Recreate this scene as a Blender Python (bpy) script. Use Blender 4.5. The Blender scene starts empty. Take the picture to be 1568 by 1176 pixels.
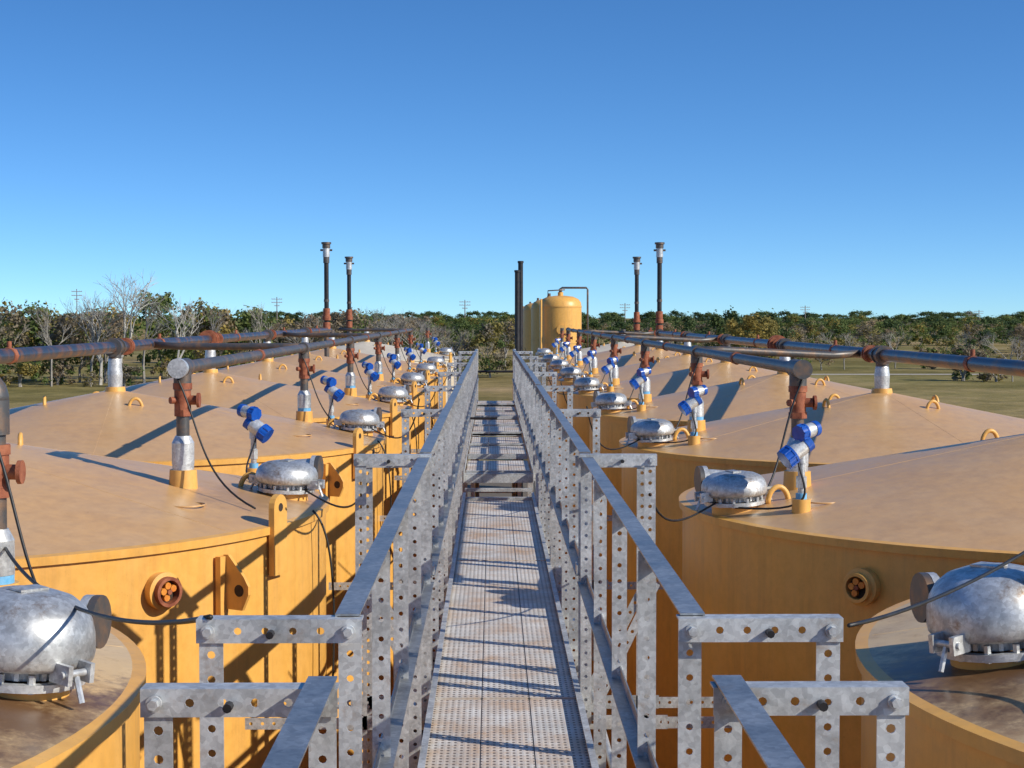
import bpy, math, random
from mathutils import Vector, Matrix
random.seed(7)
R=math.radians
scene=bpy.context.scene
CZ=6.0; AX=0.056

# ------------------------------------------------------------ materials
def nt(name):
    m=bpy.data.materials.new(name); m.use_nodes=True
    n=m.node_tree; b=n.nodes["Principled BSDF"]
    return m,n,b
def L(n,a,b): n.links.new(a,b)
def ramp(n,fac,stops):
    r=n.nodes.new("ShaderNodeValToRGB")
    e=r.color_ramp.elements
    while len(e)<len(stops): e.new(0.5)
    for i,(p,c) in enumerate(stops):
        e[i].position=p; e[i].color=(c[0],c[1],c[2],1)
    L(n,fac,r.inputs[0]); return r
def noise(n,scale,detail=5,rough=.6,vec=None,coord="Object"):
    t=n.nodes.new("ShaderNodeTexNoise"); t.inputs["Scale"].default_value=scale
    t.inputs["Detail"].default_value=detail; t.inputs["Roughness"].default_value=rough
    if vec is None:
        tc=n.nodes.new("ShaderNodeTexCoord"); vec=tc.outputs[coord]
    L(n,vec,t.inputs["Vector"]); return t
def mixc(n,fac,a,b,mode='MIX'):
    m=n.nodes.new("ShaderNodeMix"); m.data_type='RGBA'; m.blend_type=mode
    for s,v in ((m.inputs[0],fac),(m.inputs[6],a),(m.inputs[7],b)):
        if hasattr(v,"is_linked"): L(n,v,s)
        elif isinstance(v,(int,float)): s.default_value=v
        else: s.default_value=(v[0],v[1],v[2],1)
    return m.outputs[2]
def math_(n,op,a,b=None):
    m=n.nodes.new("ShaderNodeMath"); m.operation=op
    for s,v in ((m.inputs[0],a),(m.inputs[1],b)):
        if v is None: continue
        if hasattr(v,"is_linked"): L(n,v,s)
        else: s.default_value=v
    return m.outputs[0]
def bump(n,b,h,st,dist=.01):
    bp=n.nodes.new("ShaderNodeBump"); bp.inputs["Strength"].default_value=st; bp.inputs["Distance"].default_value=dist
    L(n,h,bp.inputs["Height"]); L(n,bp.outputs[0],b.inputs["Normal"])
def simple(name,c1,c2,scale,rough=.5,metal=0,bs=.1,lo=.35,hi=.65,coord="Object",detail=5):
    m,n,b=nt(name); t=noise(n,scale,detail,coord=coord)
    r=ramp(n,t.outputs[0],[(lo,c1),(hi,c2)]); L(n,r.outputs[0],b.inputs["Base Color"])
    b.inputs["Roughness"].default_value=rough; b.inputs["Metallic"].default_value=metal
    if bs: bump(n,b,t.outputs[0],bs)
    return m

def paint(name,base,dust,dustamt,rough,streak=True,stain=False,grime=.35):
    m,n,b=nt(name)
    tc=n.nodes.new("ShaderNodeTexCoord")
    oi=n.nodes.new("ShaderNodeObjectInfo")
    off=n.nodes.new("ShaderNodeVectorMath"); off.operation='ADD'
    L(n,tc.outputs["Object"],off.inputs[0])
    rn=math_(n,'MULTIPLY',oi.outputs["Random"],40.0); cb=n.nodes.new("ShaderNodeCombineXYZ"); L(n,rn,cb.inputs[0]); L(n,rn,cb.inputs[1]); L(n,cb.outputs[0],off.inputs[1])
    mp=n.nodes.new("ShaderNodeMapping"); mp.inputs["Scale"].default_value=(3,3,.35) if streak else (1,1,1)
    L(n,off.outputs[0],mp.inputs[0])
    t=noise(n,1.6,7,.65,vec=mp.outputs[0]); t2=noise(n,14,6,.7); t3=noise(n,90,3,.6)
    r=ramp(n,t.outputs[0],[(.38,(0,0,0)),(.75,(1,1,1))])
    c=mixc(n,math_(n,'MULTIPLY',r.outputs[0],dustamt),base,dust)
    mp2=n.nodes.new("ShaderNodeMapping"); mp2.inputs["Scale"].default_value=(7,7,.5) if streak else (1.6,1.6,1.6)
    L(n,off.outputs[0],mp2.inputs[0])
    g=noise(n,1.5,8,.72,vec=mp2.outputs[0]); gr=ramp(n,g.outputs[0],[(.50,(0,0,0)),(.72,(1,1,1))])
    c=mixc(n,math_(n,'MULTIPLY',gr.outputs[0],grime),c,(.32,.16,.06))
    r2=ramp(n,t2.outputs[0],[(.3,(.88,.86,.82)),(.6,(1,1,1))])
    c=mixc(n,1.0,c,r2.outputs[0],'MULTIPLY')
    r3=ramp(n,t3.outputs[0],[(.66,(1,1,1)),(.76,(.55,.45,.35))])
    c=mixc(n,.5,c,r3.outputs[0],'MULTIPLY')
    rr=n.nodes.new("ShaderNodeMapRange"); rr.inputs[3].default_value=rough-.12; rr.inputs[4].default_value=rough+.18
    L(n,t2.outputs[0],rr.inputs[0]); ro=rr.outputs[0]
    # dirt and oil around the thief hatch (beside the catwalk)
    sp=n.nodes.new("ShaderNodeSeparateXYZ"); L(n,tc.outputs["Object"],sp.inputs[0])
    dx=math_(n,'SUBTRACT',math_(n,'ABSOLUTE',sp.outputs[0]),1.98)
    dy=math_(n,'MULTIPLY',math_(n,'ADD',sp.outputs[1],.22),.75)
    d=math_(n,'SQRT',math_(n,'ADD',math_(n,'MULTIPLY',dx,dx),math_(n,'MULTIPLY',dy,dy)))
    if stain:
        q=noise(n,6,7,.75); d2=math_(n,'ADD',d,math_(n,'MULTIPLY',q.outputs[0],1.1))
        st=ramp(n,d2,[(.74,(1,1,1)),(.88,(.62,.62,.62)),(1.0,(0,0,0))])
        c=mixc(n,math_(n,'MULTIPLY',st.outputs[0],.9),c,(.10,.04,.016))
        q2=noise(n,3.5,8,.75); s2=ramp(n,q2.outputs[0],[(.50,(0,0,0)),(.66,(.75,.75,.75))])
        c=mixc(n,s2.outputs[0],c,(.34,.20,.09))
        ro=math_(n,'SUBTRACT',ro,math_(n,'MULTIPLY',st.outputs[0],.15))
    elif not streak:
        q=noise(n,8,7,.75); d2=math_(n,'ADD',d,math_(n,'MULTIPLY',q.outputs[0],.9))
        st=ramp(n,d2,[(.55,(.5,.5,.5)),(.85,(0,0,0))])
        c=mixc(n,st.outputs[0],c,(.24,.13,.06))
    L(n,c,b.inputs["Base Color"]); L(n,ro,b.inputs["Roughness"])
    tb=noise(n,2.2,3,.5); bump(n,b,tb.outputs[0],.15,.03)
    return m
M={}
M['wall']=paint("tank_paint_wall",(.80,.415,.085),(.74,.43,.14),.5,.38,grime=.30)
M['roof']=paint("tank_paint_roof_sky_sheen",(.66,.38,.15),(.62,.41,.22),.7,.31,False,grime=.26)  # wall paint desaturated: sky sheen put into the color, plus dust
M['roof0']=paint("tank_paint_dirty",(.72,.50,.25),(.64,.48,.30),1.0,.48,False,True)
M['beige']=paint("tank_paint_beige",(.68,.60,.46),(.6,.5,.37),.7,.5,False,grime=.15)
M['yel']=paint("fitting_paint",(.80,.42,.09),(.70,.42,.15),.5,.42,grime=.4)

def galv(name,dark=1.0,metal=.3,rough=.42,rust=.25,rc=(.33,.20,.10),lo=.60):
    m,n,b=nt(name)
    tc=n.nodes.new("ShaderNodeTexCoord")
    v=n.nodes.new("ShaderNodeTexVoronoi"); v.inputs["Scale"].default_value=90; L(n,tc.outputs["Object"],v.inputs["Vector"])
    sp=ramp(n,v.outputs["Color"],[(.2,(.50*dark,.505*dark,.50*dark)),(.8,(.66*dark,.67*dark,.66*dark))])
    t=noise(n,7,8,.75); r=ramp(n,t.outputs[0],[(.35,(.58,.58,.58)),(.60,(1,1,1))])
    c=mixc(n,1.0,sp.outputs[0],r.outputs[0],'MULTIPLY')
    t2=noise(n,9,7,.75); r2=ramp(n,t2.outputs[0],[(lo,(0,0,0)),(lo+.14,(1,1,1))])
    c=mixc(n,math_(n,'MULTIPLY',r2.outputs[0],rust),c,rc)
    L(n,c,b.inputs["Base Color"]); b.inputs["Metallic"].default_value=metal
    rr=n.nodes.new("ShaderNodeMapRange"); rr.inputs[3].default_value=rough-.12; rr.inputs[4].default_value=rough+.18
    L(n,t.outputs[0],rr.inputs[0]); L(n,rr.outputs[0],b.inputs["Roughness"])
    bump(n,b,t2.outputs[0],.15,.004)
    return m
M['galv']=galv("galvanized_steel",rust=.5,rough=.45,metal=.4,dark=1.05,lo=.57)
M['rail']=galv("weathered_sky_toned_rail_steel",rust=.45,rough=.38,metal=.7,dark=.74)  # sky reflection on rail tops darkened into the base color, plus rust
M['galvp']=galv("galvanized_pipe",1.15,.5,.38,.35)
M['alu']=galv("hatch_aluminum",1.12,.6,.40,.85,(.20,.11,.05),.53)
M['rust']=simple("rusty_valve",(.20,.05,.022),(.38,.13,.06),18,.7,.1,.3)
M['pipe']=simple("weathered_pipe",(.055,.065,.085),(.22,.10,.05),7,.36,.45,.2,.46,.64,detail=9)
M['pipe2']=simple("dull_pipe",(.10,.097,.095),(.23,.14,.085),12,.45,.4,.2,.46,.68,detail=9)
M['black']=simple("black_steel",(.012,.012,.014),(.035,.03,.028),10,.45,.2,.1)
M['blue']=simple("blue_housing",(.006,.065,.34),(.012,.10,.46),20,.32,0,.05)
M['cable']=simple("cable_rubber",(.01,.01,.01),(.025,.025,.025),20,.5,0,0)
M['dark']=simple("dark_recess",(.02,.015,.01),(.05,.03,.02),20,.8,0,.2)
M['orange']=simple("orange_plug",(.60,.16,.015),(.75,.30,.04),20,.5,0,.1)
M['tape']=simple("blue_tape",(.1,.35,.6),(.2,.45,.7),30,.6,0,0)

def deckmat():
    m,n,b=nt("perforated_deck")
    tc=n.nodes.new("ShaderNodeTexCoord"); mp=n.nodes.new("ShaderNodeMapping"); mp.inputs["Scale"].default_value=(40,26,0)
    L(n,tc.outputs["Object"],mp.inputs[0])
    v=n.nodes.new("ShaderNodeTexVoronoi"); v.inputs["Scale"].default_value=1; v.inputs["Randomness"].default_value=0; v.voronoi_dimensions='2D'
    L(n,mp.outputs[0],v.inputs["Vector"])
    h=ramp(n,v.outputs["Distance"],[(.20,(0,0,0)),(.27,(1,1,1))])
    t=noise(n,4,7,.7); c0=ramp(n,t.outputs[0],[(.35,(.56,.53,.48)),(.62,(.78,.73,.66))])
    t2=noise(n,2.2,8,.78); r2=ramp(n,t2.outputs[0],[(.44,(0,0,0)),(.64,(.9,.9,.9))])
    c=mixc(n,r2.outputs[0],c0.outputs[0],(.56,.34,.17))
    c=mixc(n,h.outputs[0],(.16,.12,.09),c)
    L(n,c,b.inputs["Base Color"]); b.inputs["Metallic"].default_value=.05; b.inputs["Roughness"].default_value=.5
    bump(n,b,v.outputs["Distance"],.4,.005)
    return m
M['deck']=deckmat()

def groundmat():
    m,n,b=nt("grass_field")
    t=noise(n,.035,8,.65); t2=noise(n,.5,6,.7); t3=noise(n,.012,4,.5)
    c=ramp(n,t.outputs[0],[(.38,(.19,.155,.06)),(.50,(.30,.235,.11)),(.62,(.42,.31,.18))])
    r=ramp(n,t2.outputs[0],[(.3,(.6,.62,.55)),(.7,(1.15,1.1,1.0))])
    cc=mixc(n,1,c.outputs[0],r.outputs[0],'MULTIPLY')
    r3=ramp(n,t3.outputs[0],[(.4,(.85,.92,.75)),(.6,(1.1,1.03,1))])
    cc=mixc(n,1,cc,r3.outputs[0],'MULTIPLY')
    L(n,cc,b.inputs["Base Color"]); b.inputs["Roughness"].default_value=.95
    b.inputs["Specular IOR Level"].default_value=.1
    bump(n,b,t2.outputs[0],.6,.3)
    return m
M['ground']=groundmat()
M['pad']=simple("gravel",(.09,.07,.05),(.18,.145,.10),8,.95,0,.5)
M['road']=simple("caliche_road",(.35,.30,.23),(.50,.44,.35),2,.95,0,.3)
def leaf(name,c1,c2,c3):
    m,n,b=nt(name)
    t=noise(n,1.3,4,.7); r=ramp(n,t.outputs[0],[(.35,c1),(.5,c2),(.65,c3)])
    oi=n.nodes.new("ShaderNodeObjectInfo"); r2=ramp(n,oi.outputs["Random"],[(0,(.8,.85,.9)),(1,(1.4,1.25,1.1))])
    c=mixc(n,1,r.outputs[0],r2.outputs[0],'MULTIPLY')
    L(n,c,b.inputs["Base Color"]); b.inputs["Roughness"].default_value=.7
    b.inputs["Specular IOR Level"].default_value=.2
    tr=n.nodes.new("ShaderNodeBsdfTranslucent"); L(n,c,tr.inputs[0])
    mx=n.nodes.new("ShaderNodeMixShader"); mx.inputs[0].default_value=.38
    L(n,b.outputs[0],mx.inputs[1]); L(n,tr.outputs[0],mx.inputs[2]); L(n,mx.outputs[0],n.nodes["Material Output"].inputs[0])
    return m
M['leafG']=leaf("foliage_green",(.075,.115,.035),(.13,.18,.055),(.19,.235,.08))
M['leafD']=leaf("foliage_dark",(.045,.08,.03),(.08,.12,.045),(.115,.155,.06))
M['leafY']=leaf("foliage_autumn",(.19,.16,.05),(.29,.24,.07),(.37,.29,.09))
M['leafB']=leaf("foliage_brown",(.16,.135,.09),(.24,.20,.135),(.31,.26,.18))
M['bark']=simple("bark",(.22,.20,.17),(.35,.32,.28),3,.9,0,.3)
M['barkW']=simple("pale_bark",(.36,.34,.30),(.54,.51,.45),3,.9,0,.2)
M['wood']=simple("pole_wood",(.16,.14,.13),(.26,.23,.2),3,.9,0,0)

# ------------------------------------------------------------ mesh builder
class MB:
    def __init__(s): s.v=[];s.f=[];s.m=[];s.sm=[];s.mats=[]
    def mi(s,k):
        if k not in s.mats: s.mats.append(k)
        return s.mats.index(k)
    def add(s,vs,fs,k,smooth=False):
        o=len(s.v); s.v.extend([tuple(v) for v in vs]); i=s.mi(k)
        for f in fs: s.f.append([o+a for a in f]); s.m.append(i); s.sm.append(smooth)
    def box(s,c,d,k,rot=None):
        c=Vector(c); vs=[]
        for x in(-.5,.5):
            for y in(-.5,.5):
                for z in(-.5,.5):
                    p=Vector((x*d[0],y*d[1],z*d[2]))
                    if rot: p=rot@p
                    vs.append(c+p)
        s.add(vs,[(0,1,3,2),(4,6,7,5),(0,4,5,1),(2,3,7,6),(0,2,6,4),(1,5,7,3)],k)
    def cyl(s,a,b,r1,k,r2=None,seg=16,caps=True):
        a=Vector(a);b=Vector(b); r2=r1 if r2 is None else r2
        ax=(b-a); 
        if ax.length<1e-6: return
        ax.normalize(); u=ax.orthogonal().normalized(); w=ax.cross(u)
        vs=[]
        for p,r in((a,r1),(b,r2)):
            for i in range(seg):
                t=2*math.pi*i/seg; vs.append(p+(u*math.cos(t)+w*math.sin(t))*r)
        s.add(vs,[(i,(i+1)%seg,seg+(i+1)%seg,seg+i) for i in range(seg)],k,seg>7)
        if caps:
            s.add(vs[:seg],[tuple(range(seg))[::-1]],k); s.add(vs[seg:],[tuple(range(seg))],k)
    def tube(s,pts,r,k,seg=8):
        pts=[Vector(p) for p in pts]; vs=[]
        pu=None
        for i,p in enumerate(pts):
            d=(pts[min(i+1,len(pts)-1)]-pts[max(i-1,0)]).normalized()
            u=d.orthogonal().normalized() if pu is None else (pu-d*pu.dot(d)).normalized()
            pu=u; w=d.cross(u)
            for j in range(seg):
                t=2*math.pi*j/seg; vs.append(p+(u*math.cos(t)+w*math.sin(t))*r)
        fs=[]
        for i in range(len(pts)-1):
            for j in range(seg):
                fs.append((i*seg+j,i*seg+(j+1)%seg,(i+1)*seg+(j+1)%seg,(i+1)*seg+j))
        fs.append(tuple(range(seg))[::-1]); fs.append(tuple((len(pts)-1)*seg+j for j in range(seg)))
        s.add(vs,fs,k,True)
    def lathe(s,prof,k,c=(0,0,0),seg=48,axis=None,share=False):
        c=Vector(c); ax=Vector(axis or (0,0,1)).normalized()
        if axis is None: u=Vector((1,0,0))
        else: u=ax.orthogonal().normalized()
        w=ax.cross(u)
        def ring(r,z): return [c+ax*z+(u*math.cos(2*math.pi*i/seg)+w*math.sin(2*math.pi*i/seg))*r for i in range(seg)]
        if share:
            vs=[];fs=[]
            for r,z in prof: vs+=ring(r,z)
            for q in range(len(prof)-1):
                for i in range(seg): fs.append((q*seg+i,q*seg+(i+1)%seg,(q+1)*seg+(i+1)%seg,(q+1)*seg+i))
            s.add(vs,fs,k,True)
        else:
            for (a,b) in zip(prof[:-1],prof[1:]):
                s.add(ring(*a)+ring(*b),[(i,(i+1)%seg,seg+(i+1)%seg,seg+i) for i in range(seg)],k,True)
    def plate(s,o,al,ac,nm,Ln,w,k,t=.004,pitch=.05,hr=.008):
        o=Vector(o);al=Vector(al);ac=Vector(ac);nm=Vector(nm)
        n=max(1,round(Ln/pitch)); p=Ln/n
        sq=[(1,0),(1,1),(0,1),(-1,1),(-1,0),(-1,-1),(0,-1),(1,-1)]
        for i in range(n):
            c=o+al*(p*(i+.5))+ac*(w/2); vs=[]
            for off in (0,t):
                for (a,b) in sq: vs.append(c+al*(a*p/2)+ac*(b*w/2)+nm*off)
                for j in range(8):
                    th=j*math.pi/4; vs.append(c+al*(math.cos(th)*hr)+ac*(math.sin(th)*hr)+nm*off)
            fs=[]
            for j in range(8):
                q=(j+1)%8
                fs+= [(j,q,8+q,8+j),(16+j,24+j,24+q,16+q),(8+j,8+q,24+q,24+j)]
            for j in(1,2,5,6): 
                q=(j+1)%8; fs.append((j,16+j,16+q,q))
            if i==n-1: fs+=[(0,1,17,16),(7,0,16,23)]
            if i==0: fs+=[(3,4,20,19),(4,5,21,20)]
            s.add(vs,fs,k)
    def angle(s,o,al,ac1,ac2,Ln,k,w=.05,t=.004,pitch=.05,hr=.008,h1=True,h2=True):
        o=Vector(o);al=Vector(al);ac1=Vector(ac1);ac2=Vector(ac2)
        for (x,y,h,st) in((ac1,ac2,h1,0),(ac2,ac1,h2,t)):
            if h: s.plate(o+x*st,al,x,y,Ln,w-st,k,t,pitch,hr)
            else:
                p=[o+x*st,o+x*w,o+x*w+y*t,o+x*st+y*t]; vs=p+[q+al*Ln for q in p]
                s.add(vs,[(0,1,2,3),(7,6,5,4),(0,4,5,1),(1,5,6,2),(2,6,7,3),(3,7,4,0)],k)
    def mesh(s,name):
        me=bpy.data.meshes.new(name); me.from_pydata(s.v,[],s.f)
        for k in s.mats: me.materials.append(M[k])
        me.polygons.foreach_set("material_index",s.m); me.polygons.foreach_set("use_smooth",s.sm)
        me.update(); return me
def obj(name,me,parent=None,loc=(0,0,0)):
    o=bpy.data.objects.new(name,me); o.location=loc; scene.collection.objects.link(o)
    if parent: o.parent=parent
    return o
def empty(name,loc=(0,0,0)):
    e=bpy.data.objects.new(name,None); e.empty_display_size=.2; e.location=loc; scene.collection.objects.link(e); return e
def bez(p0,p1,p2,p3,n=18):
    P=[Vector(p) for p in(p0,p1,p2,p3)]; out=[]
    for i in range(n+1):
        t=i/n; out.append(P[0]*(1-t)**3+P[1]*3*t*(1-t)**2+P[2]*3*t*t*(1-t)+P[3]*t**3)
    return out

# ------------------------------------------------------------ tanks
RIM=4.91; APEX=5.34
def hatch_mesh(tall):
    b=MB(); T=tall
    b.lathe([(.13,-.05),(.125,.035)],'yel',seg=32)
    b.lathe([(.12,.035),(.165,.035),(.165,.055),(.14,.055)],'galvp',seg=32)
    b.lathe([(.118,.055),(.118,.095)],'galvp',seg=32)
    for i in range(12):
        a=i*math.pi/6; x,y=.146*math.cos(a),.146*math.sin(a)
        b.cyl((x,y,.03),(x,y,.078),.010,'galvp',seg=6)
        b.box((.126*math.cos(a+.26),.126*math.sin(a+.26),.076),(.012,.012,.036),'galvp',Matrix.Rotation(a+.26,3,'Z'))
    prof=[(.135,.085),(.170,.087),(.179,.098),(.182,.118),(.178,.118+.028*T),(.168,.118+.052*T),(.148,.118+.073*T),(.118,.118+.088*T),(.08,.118+.096*T),(.04,.118+.099*T),(.0005,.118+.1*T)]
    b.lathe(prof,'alu',seg=40,share=True)
    b.lathe([(.0,.083),(.135,.085)],'dark',seg=40)
    for sx in(-1,1):
        for dy in(-.035,.035):
            b.box((sx*.19,dy,.09),(.07,.014,.05),'galvp')
        b.cyl((sx*.205,-.05,.09),(sx*.205,.05,.09),.010,'galvp',seg=8)
        b.cyl((sx*.205,0,.085),(sx*.235,0,.02),.008,'galvp',seg=6)
    b.box((0,0,.120+.1*T),(.05,.09,.006),'alu')
    return b.mesh("thief_hatch_mesh")
HM=hatch_mesh(.95); HM0=hatch_mesh(1.5)
def sensor_mesh(s):
    b=MB()
    b.lathe([(.05,-.04),(.05,.07),(.022,.07)],'yel',seg=20)
    b.lathe([(.03,.07),(.03,.10),(.0,.10)],'tape',seg=16)
    b.cyl((0,0,.09),(0,0,.36),.019,'galvp',seg=12)
    b.cyl((0,0,.13),(0,0,.19),.028,'galvp',seg=6); b.cyl((0,0,.26),(0,0,.31),.027,'galvp',seg=8)
    def head(c,d,sc=1):
        c=Vector(c); d=Vector(d).normalized()
        b.cyl(c-d*.045*sc,c+d*.03*sc,.046*sc,'galvp',seg=20)
        b.cyl(c+d*.03*sc,c+d*.042*sc,.055*sc,'blue',seg=20)
        b.cyl(c+d*.042*sc,c+d*.085*sc,.052*sc,'blue',seg=20)
        for i in range(8):
            a=i*math.pi/4;u=d.orthogonal().normalized();w=d.cross(u);q=c+(u*math.cos(a)+w*math.sin(a))*.052*sc
            b.cyl(q+d*.04*sc,q+d*.083*sc,.006*sc,'blue',seg=6)
        b.cyl(c-d*.045*sc,c-d*.08*sc,.05*sc,'blue',seg=20)
    head((s*.03,-.02,.33),(s*.75,-.25,-.55),1.05)
    head((-s*.03,0,.43),(s*.65,-.5,-.15),.85)
    b.cyl((0,0,.35),(0,0,.42),.028,'galvp',seg=10)
    return b.mesh("level_sensor_mesh")
SM={1:sensor_mesh(1),-1:sensor_mesh(-1)}

def riser(b,x,y,z0,ztop):
    b.lathe([(.085,z0-.1),(.075,z0+.10),(.05,z0+.10)],'yel',c=(x,y,0),seg=24)
    z=z0+.10
    b.cyl((x,y,z),(x,y,z+.03),.06,'tape' if random.random()<.5 else 'galvp',seg=20)
    b.cyl((x,y,z+.03),(x,y,z+.15),.062,'galvp',seg=20)
    b.cyl((x,y,z+.15),(x,y,z+.19),.062,'galvp',r2=.042,seg=20)
    b.cyl((x,y,z+.19),(x,y,ztop-.02),.037,'pipe2',seg=16)
    zm=z+.30
    b.cyl((x,y,zm),(x,y,zm+.035),.052,'rust',seg=6)
    b.cyl((x,y,zm+.035),(x,y,zm+.15),.047,'rust',seg=16)
    b.cyl((x,y,zm+.15),(x,y,zm+.185),.054,'rust',seg=8)
    b.cyl((x,y,zm+.09),(x+.085,y-.02,zm+.09),.027,'rust',seg=12)
    b.cyl((x+.085,y-.02,zm+.09),(x+.10,y-.02,zm+.09),.042,'rust',seg=12)
    b.cyl((x-.06,y-.05,zm+.09),(x,y,zm+.09),.02,'rust',seg=10)
    b.cyl((x,y,ztop-.12),(x,y,ztop+.0),.05,'pipe2',seg=16)

def tank(side,idx,y,Rr,A,hy,hx,ry,rx,sy,sx,wallk='wall',roofk='roof'):
    s=-side  # direction (x) towards the catwalk
    cx=AX+side*A
    e=empty("oil_storage_tank",(cx,y,0))
    b=MB()
    b.lathe([(Rr,0),(Rr,RIM-.04),(Rr+.02,RIM-.04),(Rr+.022,RIM),(Rr-.02,RIM+.006)],wallk,seg=128)
    b.lathe([(Rr+.006,2.4),(Rr+.006,2.41)],wallk,seg=96)
    obj("shell",b.mesh("shell"),e)
    b=MB()
    N=10; prof=[]
    for i in range(N+1):
        t=i/N; r=(Rr-.02)*(1-t)+.06*t
        prof.append((r,RIM+.006+(APEX-RIM)*t))
    b.lathe(prof,roofk,seg=128,share=True)
    for i in range(5):
        a=i*math.pi*.4+.35+idx*.37
        c,sn=math.cos(a),math.sin(a)
        b.cyl(((Rr-.03)*c,(Rr-.03)*sn,RIM+.006),(.1*c,.1*sn,APEX-.004),.0032,roofk,seg=6)
    obj("cone_roof",b.mesh("cone_roof"),e)
    def rz(x,yy):
        d=math.hypot(x,yy); return RIM+(APEX-RIM)*(1-min(d,Rr)/Rr)
    b=MB()
    b.lathe([(.10,APEX-.06),(.085,APEX+.04),(.06,APEX+.04)],'yel',seg=28)
    lz=CZ-(.27 if side<0 else .33)
    b.lathe([(.062,APEX+.04),(.066,APEX+.15),(.058,lz-.11),(.05,lz-.09)],'galvp',seg=24)
    b.cyl((0,0,lz-.10),(0,0,lz),.055,'pipe2',seg=20)
    def ring(x,yy,rot,sc=1):
        z=rz(x,yy)-.01; pts=[]
        for i in range(13):
            t=math.pi*i/12; pts.append(Vector((x+math.cos(rot)*math.cos(t)*.055*sc,yy+math.sin(rot)*math.cos(t)*.055*sc,z+math.sin(t)*.085*sc)))
        b.tube(pts,.014*sc,'yel',8)
    if idx!=0:
        for i in range(4):
            a=i*math.pi/2+.5
            if idx==1 and i>1 and side>0: continue
            ring(.62*math.cos(a),.62*math.sin(a),a+1.3)
        ring(s*(Rr-.45),-.55 if side>0 else .2,.2,1.1); ring(s*(Rr-.25),.9,.4)
    pts=[(s*(Rr-.65)+.1*math.cos(t/12*math.pi),-.75+.10*math.sin(t/12*math.pi),rz(s*(Rr-.65),-.75)+.004) for t in range(25)]
    b.tube(pts,.005,roofk,6)
    def radial(a,z0,z1,r0,r1,k='yel'):
        d=Vector((math.cos(a),math.sin(a),0)); n=Vector((-d.y,d.x,0))*.009
        out=[(r0,z0),(r0,z1),(r0+.03,z1),(r1-.03,z0+(z1-z0)*.62),(r1,z0+(z1-z0)*.45),(r1,z0+.08),(r1-.04,z0)]
        m=len(out); vs=[d*q[0]+Vector((0,0,q[1]))+n for q in out]+[d*q[0]+Vector((0,0,q[1]))-n for q in out]
        fs=[tuple(range(m)),tuple(range(2*m-1,m-1,-1))]+[(i,m+i,m+(i+1)%m,(i+1)%m) for i in range(m)]
        b.add(vs,fs,k)
        hc=d*(r1-.06)+Vector((0,0,z0+(z1-z0)*.36))
        b.cyl(hc-n*1.15,hc+n*1.15,.030,'dark',seg=16)
    def flatlug(a,z0,z1,w,hole=True,cap=True):
        d=Vector((math.cos(a),math.sin(a),0)); n=Vector((-d.y,d.x,0)); 
        out=[(-w/2,z0),(w/2,z0),(w/2,z1-w/2)]
        for i in range(1,8): t=math.pi*i/8; out.append((w/2*math.cos(t),z1-w/2+(w/2 if cap else 0)*math.sin(t)))
        out.append((-w/2,z1-w/2)); m=len(out)
        vs=[d*(Rr+.045)+n*q[0]+Vector((0,0,q[1])) for q in out]+[d*(Rr+.012)+n*q[0]+Vector((0,0,q[1])) for q in out]
        fs=[tuple(range(m)),tuple(range(2*m-1,m-1,-1))]+[(i,m+i,m+(i+1)%m,(i+1)%m) for i in range(m)]
        b.add(vs,fs,'yel')
        if hole:
            hc=d*(Rr+.034)+Vector((0,0,z1-w/2)); b.cyl(hc-d*.013,hc+d*.013,.022,'dark',seg=16)
    inner=0 if s>0 else math.pi
    def ang(deg): return inner-s*R(deg)   # deg measured from inner point towards the camera
    if side<0 and idx!=0:
        flatlug(ang(22),RIM-.255,RIM+.165,.135)
        flatlug(ang(33.5),RIM-.42,RIM-.07,.055,False,False)
        radial(ang(33),RIM-.36,RIM-.09,Rr+.03,Rr+.19)
    ca=ang(42.5 if side<0 else 46); d=Vector((math.cos(ca),math.sin(ca),0)); c0=d*Rr+Vector((0,0,RIM-.22))
    b.lathe([(.088,0),(.092,.05),(.072,.055),(.066,.02)],'wall',c=c0,axis=d,seg=28)
    b.lathe([(.072,.05),(.072,.085),(.056,.085),(.056,.03)],'rust' if side<0 else 'yel',c=c0,axis=d,seg=28)
    b.lathe([(.058,.045),(.0,.046)],'dark',c=c0,axis=d,seg=28)
    n=Vector((-d.y,d.x,0)); up=Vector((0,0,1))
    for t in(0.5,1.75,3.0,4.3):
        q=c0+d*.06+(n*math.cos(t)+up*math.sin(t))*.030
        b.cyl(q,q+d*.018,.017,'orange',seg=8)
    b.cyl(c0+d*.055,c0+d*.085,.013,'rust',seg=8)
    # vent outlet elbow behind the hatch
    hz=rz(hx,hy); o=Vector((s*(hx-.02),hy+.24,hz))
    b.cyl(o+Vector((0,0,-.03)),o+Vector((0,0,.08)),.055,'yel',seg=18)
    b.tube([o+Vector((0,0,.07)),o+Vector((s*.01,0,.11)),o+Vector((s*.05,.0,.14)),o+Vector((s*.12,-.01,.145)),o+Vector((s*.16,-.02,.145))],.058,'galvp',18)
    b.cyl(o+Vector((s*.15,-.02,.145)),o+Vector((s*.175,-.023,.145)),.078,'galvp',seg=20)
    b.cyl(o+Vector((s*.178,-.023,.145)),o+Vector((s*.20,-.026,.145)),.078,'pipe2',seg=20)
    rX,rY=s*rx,ry
    z0=rz(rX,rY); ztop=CZ-(.29 if side<0 else .30)
    riser(b,rX,rY,z0,ztop)
    obj("pipe_fittings",b.mesh("pipe_fittings"),e)
    h=obj("thief_hatch",HM if idx else HM0,e,(s*hx,hy,rz(hx,hy)+(.0 if idx else -.01))); h.rotation_euler=(0,R(3)*s,R(random.uniform(-25,25)) if idx>1 else R(-20*s))
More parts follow.
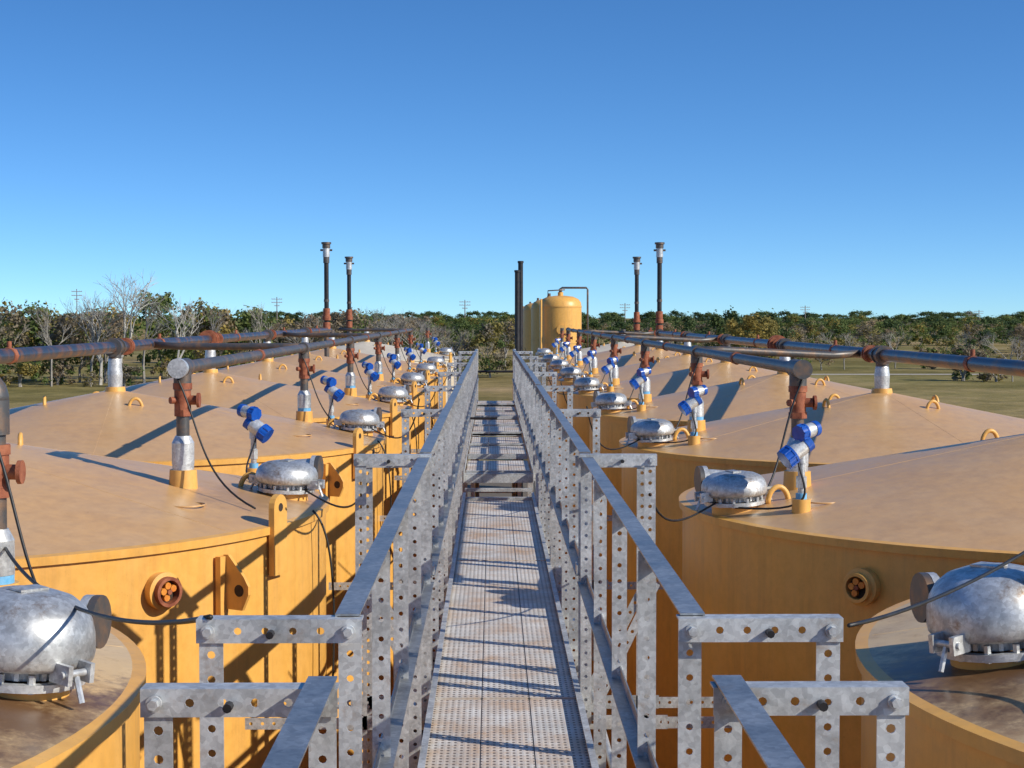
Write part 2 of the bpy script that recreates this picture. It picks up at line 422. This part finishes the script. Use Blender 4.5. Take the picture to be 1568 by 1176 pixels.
    if idx==0: h.scale=(1.08,1.08,1.08); h.rotation_euler=(R(-3),R(5)*s,R(-35*s))
    so=obj("level_sensor",SM[s],e,(s*sx,sy,rz(sx,sy))); so.rotation_euler=(0,0,R(random.uniform(-15,15)) if idx>1 else 0)
    b=MB()
    zs=rz(sx,sy)
    hp=Vector((s*hx,hy,rz(hx,hy)+.0))
    if idx!=0:
        b.tube(bez((s*sx,sy,zs+.42),(s*(sx+.12),sy,zs+.2),(s*(sx-.25),sy-.2,zs-.0),(s*(hx+.02),hy-.15,hp.z+.03)),.006,'cable',6)
        rail=Vector((s*(A-.66),hy-1.2,CZ-.68))
        b.tube(bez(hp+Vector((s*.12,-.1,.05)),hp+Vector((s*.35,-.3,-.05)),rail+Vector((-s*.1,.5,-.45)),rail),.006,'cable',6)
        if side<0: b.tube(bez((s*(Rr-.02),-.4,RIM+.02),(s*(Rr+.12),-.42,RIM-.1),(s*(Rr+.12),-.4,RIM-.6),(s*(Rr+.05),-.45,RIM-1.6)),.007,'cable',6)
    b.tube(bez((rX-.03*s,rY-.05,ztop-.03),(rX+s*.12,rY-.1,ztop-.3),(rX+s*.1,rY-.1,z0+.05),(s*(Rr-.3),rY-.4,rz(Rr-.3,rY)+.01)),.006,'cable',6)
    obj("signal_cable",b.mesh("signal_cable"),e)
    return cx+rX,y+rY

LY=[-.3,4.55,9.4,14.5,19.4,24.3,29.2,34.1]
RY=[.3,4.9,9.5,14.1,18.8,23.5,28.2,32.9,37.6]
Lr=[];Rrz=[]
for i,y in enumerate(LY):
    k=i-1
    hy={-1:0,0:.0,1:.1,2:.2}.get(k,.3); 
    Lr.append(tank(-1,k,y,2.37 if k else 2.30,3.4,hy,3.4-1.26 if k!=0 else 3.4-1.38, {0:1.15,1:-.25}.get(k,.55),3.4-1.79,{0:-1.3}.get(k,1.15),3.4-1.60 if k else .6,roofk='roof0' if k==0 else 'roof'))
for i,y in enumerate(RY):
    k=i-1
    Rrz.append(tank(1,k,y,2.25 if k else 2.20,3.32,-.55 if k!=0 else -.05,3.32-1.28 if k!=0 else 3.32-1.46,-.25,3.32-1.68,-.9,3.32-1.58 if k else .5,roofk='roof0' if k==0 else 'roof'))
tank(-1,9,43.5,2.4,3.4,.3,2.1,.5,1.6,1.0,1.8,'beige','beige')
tank(1,9,43.0,2.4,3.4,-.3,2.1,.5,1.6,-1.0,1.8,'beige','beige')

# ------------------------------------------------------------ vapour lines
def coupling(b,x,y,z,r,k='pipe2',ln=.10):
    b.cyl((x,y-ln/2,z),(x,y+ln/2,z),r*1.28,k,seg=20)
    b.cyl((x,y-ln/2-.015,z),(x,y-ln/2+.015,z),r*1.5,k,seg=20); b.cyl((x,y+ln/2-.015,z),(x,y+ln/2+.015,z),r*1.5,k,seg=20)
for side,Ys,A,dr in((-1,LY,3.4,.27),(1,RY,3.32,.33)):
    e=empty("vapor_pipe_line"); b=MB(); x=AX+side*A; z=CZ-dr
    yend=33.5 if side<0 else 33.0
    ystart=-3 if side<0 else 9.35
    b.cyl((x,ystart,z),(x,yend,z),.052,'pipe',seg=24)
    for j,y in enumerate(Ys):
        if y>yend or y<ystart: continue
        coupling(b,x,y,z,.055,'pipe2',.16)
        coupling(b,x,y+.42,z,.052,'rust' ,.07)
        b.cyl((x,y+1.9,z),(x,y+1.98,z),.06,'rust',seg=8)
        b.cyl((x,y+1.94,z),(x,y+1.94,z+.10),.018,'rust',seg=8)
    coupling(b,x,19.3,z,.075,'rust',.12)
    obj("main_pipe",b.mesh("main_pipe"),e)
    e=empty("gas_gathering_pipe"); b=MB(); pts=Lr if side<0 else Rrz
    z=CZ-(.285 if side<0 else .295)
    use=[p for p in pts[2:] ]
    b.cyl((use[0][0],use[0][1]-.12,z),(use[0][0],use[0][1]+.12,z),.052,'pipe2',seg=20)
    b.cyl((use[0][0],use[0][1]-.15,z),(use[0][0],use[0][1]-.10,z),.055,'galvp' if side<0 else 'pipe2',seg=20)
    for p,q in zip(use[:-1],use[1:]):
        b.cyl((p[0],p[1],z),(q[0],q[1],z),.036,'pipe2',seg=18)
        b.cyl((q[0],q[1]-.1,z),(q[0],q[1]+.1,z),.052,'pipe2',seg=18)
        m=(p[1]+q[1])/2; b.cyl((p[0],m,z),(p[0],m+.08,z),.046,'rust',seg=8)
    for p in use[1::2]:
        b.tube([(p[0],p[1]+.5,z),(p[0]+side*.3,p[1]+.55,z),(AX+side*A-side*.3,p[1]+.9,CZ-dr-.02),(AX+side*A,p[1]+.95,CZ-dr)],.034,'pipe2',10)
    if side<0:
        p=pts[1]
        b.tube(bez((p[0],p[1],z-.02),(p[0],p[1],z+.06),(p[0]+side*.02,p[1],z+.07),(p[0]+side*.25,p[1]-.05,z+.07),8)+[(AX+side*A,p[1]-.1,CZ-dr)],.05,'pipe2',16)
    obj("header_pipe",b.mesh("header_pipe"),e)
    for (yy,top,xx) in(((33.0,1.50,x),(38.2,1.40,x+side*.0))):
        e=empty("vent_stack"); b=MB(); zz=CZ-dr
        b.cyl((xx,yy,zz-.1),(xx,yy,CZ+top),.047,'black',seg=16)
        b.cyl((xx,yy,4.7),(xx,yy,zz),.05,'pipe2',seg=16)
        b.cyl((xx,yy,zz+.02),(xx,yy,zz+.16),.075,'rust',seg=16)
        b.cyl((xx,yy,zz+.20),(xx,yy,zz+.28),.085,'rust',seg=8)
        b.cyl((xx,yy,zz+.28),(xx,yy,zz+.44),.07,'rust',seg=12)
        b.cyl((xx,yy,CZ+top-.42),(xx,yy,CZ+top-.30),.062,'pipe2',seg=16)
        b.cyl((xx,yy,CZ+top-.30),(xx,yy,CZ+top-.12),.07,'galvp',seg=16)
        b.cyl((xx,yy,CZ+top-.12),(xx,yy,CZ+top-.04),.08,'pipe2',seg=16)
        b.cyl((xx,yy,CZ+top-.04),(xx,yy,CZ+top+.0),.10,'pipe2',seg=16)
        b.cyl((xx-.12,yy,CZ+top-.16),(xx+.12,yy,CZ+top-.16),.02,'pipe2',seg=8)
        b.cyl((xx,yy,CZ+.3),(xx,yy,CZ+.35),.055,'pipe2',seg=12)
        obj("stack_pipe",b.mesh("stack_pipe"),e)

# ------------------------------------------------------------ catwalk
cw=empty("steel_catwalk",(AX,0,0))
FL=CZ-1.65; RL=CZ-.60
b=MB()
secs=[(-1.5,2.95),(3.0,6.98),(7.02,10.98),(11.02,14.6)]
for (a,c) in secs:
    for i in range(3):
        x0=-.306+i*.205
        b.box((x0+.101,(a+c)/2,FL-.01),(.200,c-a,.02),'deck')
        for xx in(x0+.002,x0+.2): b.box((xx,(a+c)/2,FL-.03),(.004,c-a,.055),'galv')
b.box((0,15.2,FL+.14),(.64,.01,.08),'galv')
b.box((0,15.24,FL+.185),(.64,.07,.006),'galv')
b.box((0,14.75,FL-.01),(.62,.06,.05),'galv'); b.box((0,15.05,FL+.05),(.62,.05,.03),'galv')
y0=15.3; k=0
while y0<27.6:
    ln=1.35; zz=FL+.17+.018*(k%2)
    for i in range(3):
        x0=-.306+i*.205
        b.box((x0+.101,y0+ln/2,zz),(.200,ln,.02),'deck')
    b.box((0,y0+.006,zz+.008),(.62,.012,.055),'galv'); b.box((0,y0+ln,zz-.03),(.62,.01,.05),'galv')
    b.box((0,y0+ln+.12,zz-.06),(.62,.05,.02),'galv')
    y0+=ln+.30; k+=1
obj("deck_planks",b.mesh("deck_planks"),cw)
b=MB()
for sx in(-1,1):
    for (a,c) in[(-1.5,2.95),(3.0,14.95)]:
        b.box((sx*.322,(a+c)/2,FL-.015),(.006,c-a,.10),'galv'); b.box((sx*.312,(a+c)/2,FL+.036),(.026,c-a,.005),'galv')
    b.box((sx*.322,21.5,FL+.17),(.006,13,.10),'galv')
obj("toe_plates",b.mesh("toe_plates"),cw)
b=MB()
segs=[(-1.5,2.80,RL-.02),(3.28,7.0,RL),(7.12,10.6,RL+.01),(10.7,14.2,RL+.005),(14.3,17.8,RL+.01),(17.9,21.4,RL),(21.5,25,RL),(25.1,30.5,RL-.01)]
for (a,c,z) in segs:
    for sx in(-1,1):
        b.angle((sx*.374,a,z),(0,1,0),(-sx,0,0),(0,0,-1),c-a,'rail',w=.050,h1=False,h2=False)
        b.angle((sx*.350,a,z-.545),(0,1,0),(0,0,1),(-sx,0,0),c-a,'rail',w=.042,pitch=.05,hr=.007,h1=False,h2=False)
        b.box((sx*.316,a+.05,z-.545+.02),(.006,.10,.05),'galv')
obj("handrails",b.mesh("handrails"),cw)
b=MB()
def post(x,y,sx,z0,z1,face=1):
    b.angle((x,y,z0),(0,0,1),(-sx*face,0,0),(0,1,0),z1-z0,'galv',w=.047,hr=.0075)
def bolt(x,y,z,ax=(0,-1,0)):
    ax=Vector(ax); p=Vector((x,y,z)); b.cyl(p,p+ax*.006,.014,'galvp',seg=14); b.cyl(p+ax*.006,p+ax*.016,.0095,'galvp',seg=6)
for (a,c,z) in segs:
    n=max(1,round((c-a)/.93)); 
    for i in range(n+1):
        y=a+.004+(c-a-.06)*i/n
        for sx in(-1,1):
            z0=FL-.12 if y<15 else FL+.12
            post(sx*.368,y,sx,z0,z-.006)
            if y<8:
                bolt(sx*.345,y-.001,z-.03); bolt(sx*.350,y-.001,z-.52)
frames=[(2.74,RL-.025),(3.26,RL-.004),(6.98,RL+.012),(7.35,RL-.03),(10.6,RL),(14.2,RL),(17.8,RL),(21.4,RL),(25,RL),(28.5,RL)]
for j,(y,z) in enumerate(frames):
    for sx in(-1,1):
        b.angle((sx*.318,y-.006,z-.002),(sx,0,0),(0,0,-1),(0,1,0),.332,'galv',w=.048,pitch=.055,hr=.008,h2=False)
        b.angle((sx*.645,y,FL-.6),(0,0,1),(-sx,0,0),(0,1,0),z-.05-FL+.6,'galv',w=.048,hr=.0085)
        bolt(sx*.626,y-.008,z-.026); bolt(sx*.345,y-.008,z-.026)
        b.cyl((sx*.50,y-.03,z-.03),(sx*.50,y,z-.03),.008,'black',seg=8)
        p=Vector((sx*.63,y+.006,z-.55)); q=Vector((sx*.36,y+.006,FL-.05)); d=(q-p); ln=d.length; d.normalize()
        b.plate(p,d,d.cross(Vector((0,1,0))),(0,1,0),ln,.04,'galv',hr=.008)
        b.box((sx*.50,y+.03,FL-.13),(.30,.05,.006),'galv')
    b.angle((-.70,y,FL-.13),(1,0,0),(0,0,1),(0,1,0),1.40,'galv',w=.06,h2=False)
    for sx in(-1,1):
        b.angle((sx*.68,y+.05,FL-.14),(sx,0,0),(0,0,1),(0,1,0),.45,'galv',w=.05,h2=False)
obj("posts_and_brackets",b.mesh("posts_and_brackets"),cw)
b=MB()
b.cyl((-.35,30.4,CZ-1.02),(.35,30.4,CZ-1.02),.022,'black',seg=10)
b.cyl((-.35,19.6,CZ-1.22),(.0,19.6,CZ-1.22),.015,'black',seg=8)
for sx in(-1,1): b.cyl((sx*.35,30.4,FL),(sx*.35,30.4,CZ-.6),.03,'galv',seg=10)
for sx in(-1,1):
    b.cyl((sx*.40,-1.5,FL-.06),(sx*.40,28,FL-.06),.014,'galvp',seg=8)
obj("conduits",b.mesh("conduits"),cw)
b=MB()
for i in range(14):
    b.box((0,28.4+i*.24,FL+.1-i*.24),(.62,.22,.03),'galv')
for sx in(-1,1):
    b.cyl((sx*.34,28.1,FL+.2),(sx*.34,32,FL-3.4),.04,'galv',seg=8)
    for y in(3,10.6,17.8,25): b.box((sx*.36,y,(FL-.14)/2),(.06,.06,FL-.14),'galv')
obj("stairway",b.mesh("stairway"),cw)
e=empty("power_cable"); b=MB()
b.tube(bez((AX-.62,3.25,CZ-.60),(-.85,3.9,CZ-.76),(-1.35,4.9,CZ-.90),(-1.70,5.68,CZ-.80),28),.0060,'cable',6)
b.tube(bez((AX+.66,3.25,CZ-.62),(1.0,3.7,CZ-.67),(1.4,4.2,CZ-.62),(1.73,4.62,CZ-.52),24),.0045,'cable',6)
obj("cable_run",b.mesh("cable_run"),e)

# ------------------------------------------------------------ far vessels and stacks
def vessel(x,y,r,top,pipes=True):
    e=empty("separator_vessel",(x,y,0)); b=MB()
    prof=[(r,0),(r,top-.32),(r*.97,top-.2),(r*.85,top-.1),(r*.6,top-.03),(.12,top),(.0,top+.002)]
    b.lathe([(r,0),(r,top-.32)],'wall',seg=48)
    b.lathe(prof[1:],'wall',seg=48,share=True)
    for z in(top-.34,top-1.4): b.lathe([(r+.012,z),(r+.012,z+.03)],'yel',seg=40)
    b.cyl((0,0,top),(0,0,top+.1),.08,'yel'); b.cyl((0,0,top+.1),(0,0,top+.2),.05,'pipe2')
    if pipes:
        b.tube([(0,0,top+.1),(0,0,top+.2),(.05,0,top+.23),(r+.14,0,top+.23),(r+.18,0,top+.18),(r+.18,0,top-2.5)],.03,'pipe2',10)
        b.tube([(-r*.6,-.1,top-.1),(-r*.6,-.1,top+.14),(r*.2,-.1,top+.17)],.02,'pipe2',8)
        for q in(-.35,-.1): b.cyl((-r*.9+q*.1,-r*.55+q,0.5),(-r*.9+q*.1,-r*.55+q,top-.1),.018,'yel',seg=8)
        for i in range(22): b.cyl((-r*.935,-r*.55-.35,.6+i*.27),(-r*.91,-r*.55-.1,.6+i*.27),.012,'yel',seg=6)
        b.lathe([(.14,0),(.14,.06)],'yel',c=(0,-r,top-1.0),axis=(0,-1,0),seg=20)
        b.lathe([(.14,.06),(.0,.065)],'yel',c=(0,-r,top-1.0),axis=(0,-1,0),seg=20)
    obj("vessel_body",b.mesh("vessel_body"),e)
vessel(2.0,48,.62,6.62); vessel(1.95,56,.62,6.60,False); vessel(1.9,68,.62,6.58,False); vessel(1.9,82,.62,6.55,False)
for x,y,t in((.70,46,7.28),(.80,46.4,7.55)):
    e=empty("flare_stack",(x,y,0)); b=MB(); b.cyl((0,0,0),(0,0,t),.07,'black',seg=16); b.cyl((0,0,t-.03),(0,0,t+.03),.085,'black',seg=16)
    b.cyl((0,0,2),(0,0,2.1),.12,'black',seg=16); obj("stack_tube",b.mesh("stack_tube"),e)

# ------------------------------------------------------------ ground
def sheet(name,x0,x1,y0,y1,z,k,n=1):
    b=MB(); b.add([(x0,y0,z),(x1,y0,z),(x1,y1,z),(x0,y1,z)],[(0,1,2,3)],k); return obj(name,b.mesh(name))
sheet("ground",-4000,4000,-500,6000,0,'ground')
sheet("gravel_pad",-9,9,-8,60,.004,'pad')
sheet("dirt_road",26,300,168,171,.01,'road')

# ------------------------------------------------------------ trees
def branch(b,p,d,ln,r,depth,rnd,k,tips,spread=.6,seg=5):
    q=p+d*ln; b.cyl(p,q,r,k,r2=r*.68,seg=seg,caps=False)
    tips.append(q)
    if depth==0: return
    n=rnd.choice([2,3,3])
    for i in range(n):
        nd=(d+Vector((rnd.uniform(-1,1),rnd.uniform(-1,1),rnd.uniform(-.35,.7)))*spread).normalized()
        branch(b,q-d*ln*rnd.uniform(0,.3),nd,ln*rnd.uniform(.62,.88),r*.62,depth-1,rnd,k,tips,spread,max(3,seg-1))
def leafy(seed,keys,h=8.,w=3.6,low=.12,n=3000,sz=.2,sparse=False):
    rnd=random.Random(seed); b=MB(); tips=[]
    branch(b,Vector((0,0,-.2)),Vector((rnd.uniform(-.1,.1),rnd.uniform(-.1,.1),1)).normalized(),h*.25,.16,4 if not sparse else 5,rnd,'bark',tips,.65)
    blobs=[]
    for i in range(34):
        t=rnd.random()**.8; z=h*(low+(1-low)*t)*.95
        rad=w*math.sin(math.pi*min(.97,.18+.75*(z/h)))*.95
        a=rnd.uniform(0,6.28); rr=rad*rnd.uniform(.2,1.05)
        blobs.append((Vector((rr*math.cos(a),rr*math.sin(a),z)),rnd.uniform(.06,.15)*h*(.85 if sparse else 1),rnd.choice(keys)))
    for i in range(n):
        c,r,k=rnd.choice(blobs)
        d=Vector((rnd.gauss(0,1),rnd.gauss(0,1),rnd.gauss(0,.8))).normalized()*r*rnd.uniform(.3,1.25)
        p=c+d
        if p.z<.1: p.z=rnd.uniform(.1,.8)
        nrm=(d.normalized()+Vector((rnd.uniform(-1,1),rnd.uniform(-1,1),rnd.uniform(-.6,1)))*.9).normalized()
        u=nrm.orthogonal().normalized(); w2=nrm.cross(u); a=rnd.uniform(0,3.14); uu=u*math.cos(a)+w2*math.sin(a); ww=nrm.cross(uu)
        s1=sz*rnd.uniform(.5,1.3); s2=s1*rnd.uniform(.5,.9)
        b.add([p-uu*s1,p-ww*s2,p+uu*s1*.9,p+ww*s2],[(0,1,2,3)],k)
    return b.mesh("tree_mesh"),h
def bare(seed,k,h=9.,depth=6,spread=.55,r=.2):
    rnd=random.Random(seed); b=MB(); tips=[]
    branch(b,Vector((0,0,-.2)),Vector((.05,0,1)).normalized(),h*.24,r,depth,rnd,k,tips,spread)
    mz=max(t.z for t in tips)
    return b.mesh("bare_tree_mesh"),mz
G=[leafy(1,['leafG','leafG','leafD']),leafy(2,['leafG','leafD']),leafy(3,['leafD']),leafy(4,['leafY','leafB','leafG']),leafy(5,['leafB','leafB','leafY'],n=1200,sparse=True),leafy(6,['leafG','leafB'],w=4.4),leafy(8,['leafY'],w=4),leafy(9,['leafG','leafG','leafY'],w=3.9)]
shrub=[leafy(11,['leafB','leafG'],h=3,w=2.2,low=.02,n=1500,sz=.14),leafy(12,['leafG','leafY'],h=3,w=2.4,low=.02,n=1500,sz=.14),leafy(13,['leafB','leafY'],h=3,w=2.6,low=.02,n=1200,sz=.13)]
BR=[bare(21,'barkW',r=.15,spread=.85),bare(22,'bark',r=.12,spread=.6),bare(23,'bark',r=.11,spread=.7)]
def put(name,me_h,x,y,h,parent=None,wide=1.0):
    me,mh=me_h; o=obj(name,me,parent,(x,y,0)); s=h/mh; o.scale=(s*wide,s*wide,s); o.rotation_euler=(0,0,random.uniform(0,6.28)); return o
def prof(tab,x):
    for (a,ya),(c,yc) in zip(tab[:-1],tab[1:]):
        if a<=x<=c: return ya+(yc-ya)*(x-a)/(c-a)
    return tab[0][1] if x<tab[0][0] else tab[-1][1]
# tree height (m) against lateral position (m), woodland 150 m out on the left
tabL=[(-60,8.2),(-45,8.0),(-41,7.4),(-37,7.4),(-34,8.2),(-30,8.8),(-25,8.3),(-21,7.0),(-17,6.7),(-13,6.8),(-9,8.2),(-6,7.4),(-3,6.2),(2,6.0),(14,5.8)]
x=-64
while x<3:
    y=random.uniform(145,165); h=prof(tabL,x*150/y)*random.uniform(.80,1.03)
    g=random.choice([0,1,7,3,4,4,4,5])
    if -13<x<-3: 
        put("bare_tree",random.choice(BR[1:]),x,y,h*1.0)
        put("bare_tree",random.choice(BR[1:]),x+1.2,y+3,h*.9)
        if random.random()<.5: put("oak_tree",G[4],x+1,y+4,h*.7,wide=1.2)
    else: put("oak_tree",G[g],x,y,h,wide=random.uniform(.85,1.2))
    x+=random.uniform(2.2,4.0)
for x,y,h in((-32,141,10.2),(-27.5,143,7.8),(-34.5,144,8.4)): put("pale_bare_tree",BR[0],x,y,h,wide=1.0)
for x,y,h in((-50,141,7.5),(-43,141,7),(-20,142,7.3),(-24,139,7),(-55,141,8),(-38,141,7.2),(-16,141,6.6),(-30,141,8.4),(-35,143,7.8)): put("bare_tree",BR[1],x,y,h)
def mass(name,y0,y1,x0,x1,step,hf,kinds,wide=(1.,1.5)):
    e=empty(name); x=x0
    while x<x1:
        y=random.uniform(y0,y1); put("tree_crown",random.choice(kinds),x,y,hf(x)*random.uniform(.82,1.07),e,random.uniform(*wide)); x+=random.uniform(step*.6,step*1.3)
mass("brush_thicket",140,146,-62,0,3.2,lambda x:random.uniform(1.4,2.8),shrub,(1,1.6))
mass("background_woodland",175,230,-85,10,4.2,lambda x:6.3,[G[0],G[1],G[7],G[4],G[5]])
def hR(x): return 5.3+.5*math.sin(x*.13)+.25*math.sin(x*.41+1)
mass("hedgerow_trees",235,290,8,110,3.2,lambda x:hR(x)*.95,[G[0],G[1],G[4],G[7],G[5],G[3]],(1.,1.5))
mass("brush_thicket",180,225,16,80,4.5,lambda x:random.uniform(1.6,3.4),shrub+[G[4]],(1,1.7))
mass("distant_tree_line",330,420,-20,170,5,lambda x:5.7,[G[1],G[2],G[7],G[0],G[4]],(1.3,2.0))
mass("distant_tree_line",450,560,-140,230,5.5,lambda x:6.5,[G[1],G[2],G[0],G[7]],(1.3,2.0))
mass("distant_tree_line",700,900,-260,380,6.5,lambda x:8.2,[G[1],G[2],G[0]],(1.6,2.4))
for x,y,h in((29,210,6.3),(31.5,214,6.8),(34,208,6.4),(37,216,6.5),(26,218,6.1)): put("oak_tree",G[2],x,y,h,wide=.95)
put("autumn_tree",G[6],29.5,190,6.1,wide=1.2); put("autumn_tree",G[6],32.2,192,5.9,wide=1.0)
for x,y in((48,150),(60,205),(66,190),(47,190),(22,195),(40,185)): put("bare_tree",BR[2],x,y,4.6)
put("oak_bush",shrub[0],44,152,3.2,wide=1.2); put("oak_bush",shrub[0],30,165,2.6,wide=1.3)
put("oak_bush",shrub[2],46.5,150,2.4,wide=1.2)
b=MB()
b.cyl((0,0,0),(0,0,14),.20,'wood',r2=.13,seg=8)
for z,w in((13.2,3.4),(12.0,3.4),(10.8,1.6)):
    b.box((0,0,z),(w,.16,.2),'wood')
    for q in(-.45,-.25,.25,.45): b.cyl((w*q,0,z),(w*q,0,z+.35),.07,'galv',seg=6)
PM=b.mesh("utility_pole_mesh")
for X,hh in((-126.7,15.2),(-65.8,12.2),(-8.4,11.0),(40.6,10.2),(95.9,9.6),(149.4,8.3),(146.8,8.0),(173.6,7.4)):
    y=480+abs(X)*.5; o=obj("utility_pole",PM,None,(X*(y/500),y,0)); o.scale=(1,1,hh/14); o.rotation_euler=(0,0,.3)

# ------------------------------------------------------------ light, sky
el=R(31); sx_,sy_=.89,-.45; nn=math.hypot(sx_,sy_); sx_/=nn; sy_/=nn
sv=Vector((sx_*math.cos(el),sy_*math.cos(el),math.sin(el)))
sd=bpy.data.lights.new("sun","SUN"); sd.energy=5.0; sd.angle=R(.53); sd.color=(1,.94,.83)
so=bpy.data.objects.new("sun",sd); so.rotation_euler=sv.to_track_quat('Z','Y').to_euler(); so.location=(20,-20,30); scene.collection.objects.link(so)
w=bpy.data.worlds.new("World"); scene.world=w; w.use_nodes=True; n=w.node_tree
bg=n.nodes["Background"]; sk=n.nodes.new("ShaderNodeTexSky"); sk.sky_type='NISHITA'; sk.sun_disc=False
sk.sun_elevation=el; sk.sun_rotation=math.atan2(sx_,sy_); sk.air_density=1.0; sk.dust_density=.35; sk.ozone_density=2.5; sk.altitude=0
tc=n.nodes.new("ShaderNodeTexCoord"); mp=n.nodes.new("ShaderNodeMapping"); mp.inputs["Scale"].default_value=(1,1,1.9); mp.inputs["Location"].default_value=(0,0,.065)
L(n,tc.outputs["Generated"],mp.inputs[0]); L(n,mp.outputs[0],sk.inputs["Vector"])
hs=n.nodes.new("ShaderNodeHueSaturation"); hs.inputs["Saturation"].default_value=1.2
L(n,sk.outputs[0],hs.inputs["Color"])
tint=mixc(n,1.0,hs.outputs[0],(.86,1.14,1.38),'MULTIPLY')
L(n,tint,bg.inputs[0]); bg.inputs[1].default_value=.130

# ------------------------------------------------------------ camera
cd=bpy.data.cameras.new("camera"); cd.lens=2500/1568*36; cd.sensor_width=36; cd.clip_end=8000; cd.clip_start=.05
co=bpy.data.objects.new("camera",cd); co.location=(0,0,CZ); co.rotation_euler=(R(90)-math.atan(103/2500),0,-math.atan(30/2500))
scene.collection.objects.link(co); scene.camera=co
scene.view_settings.view_transform='Standard'; scene.view_settings.look='None'; scene.view_settings.exposure=0
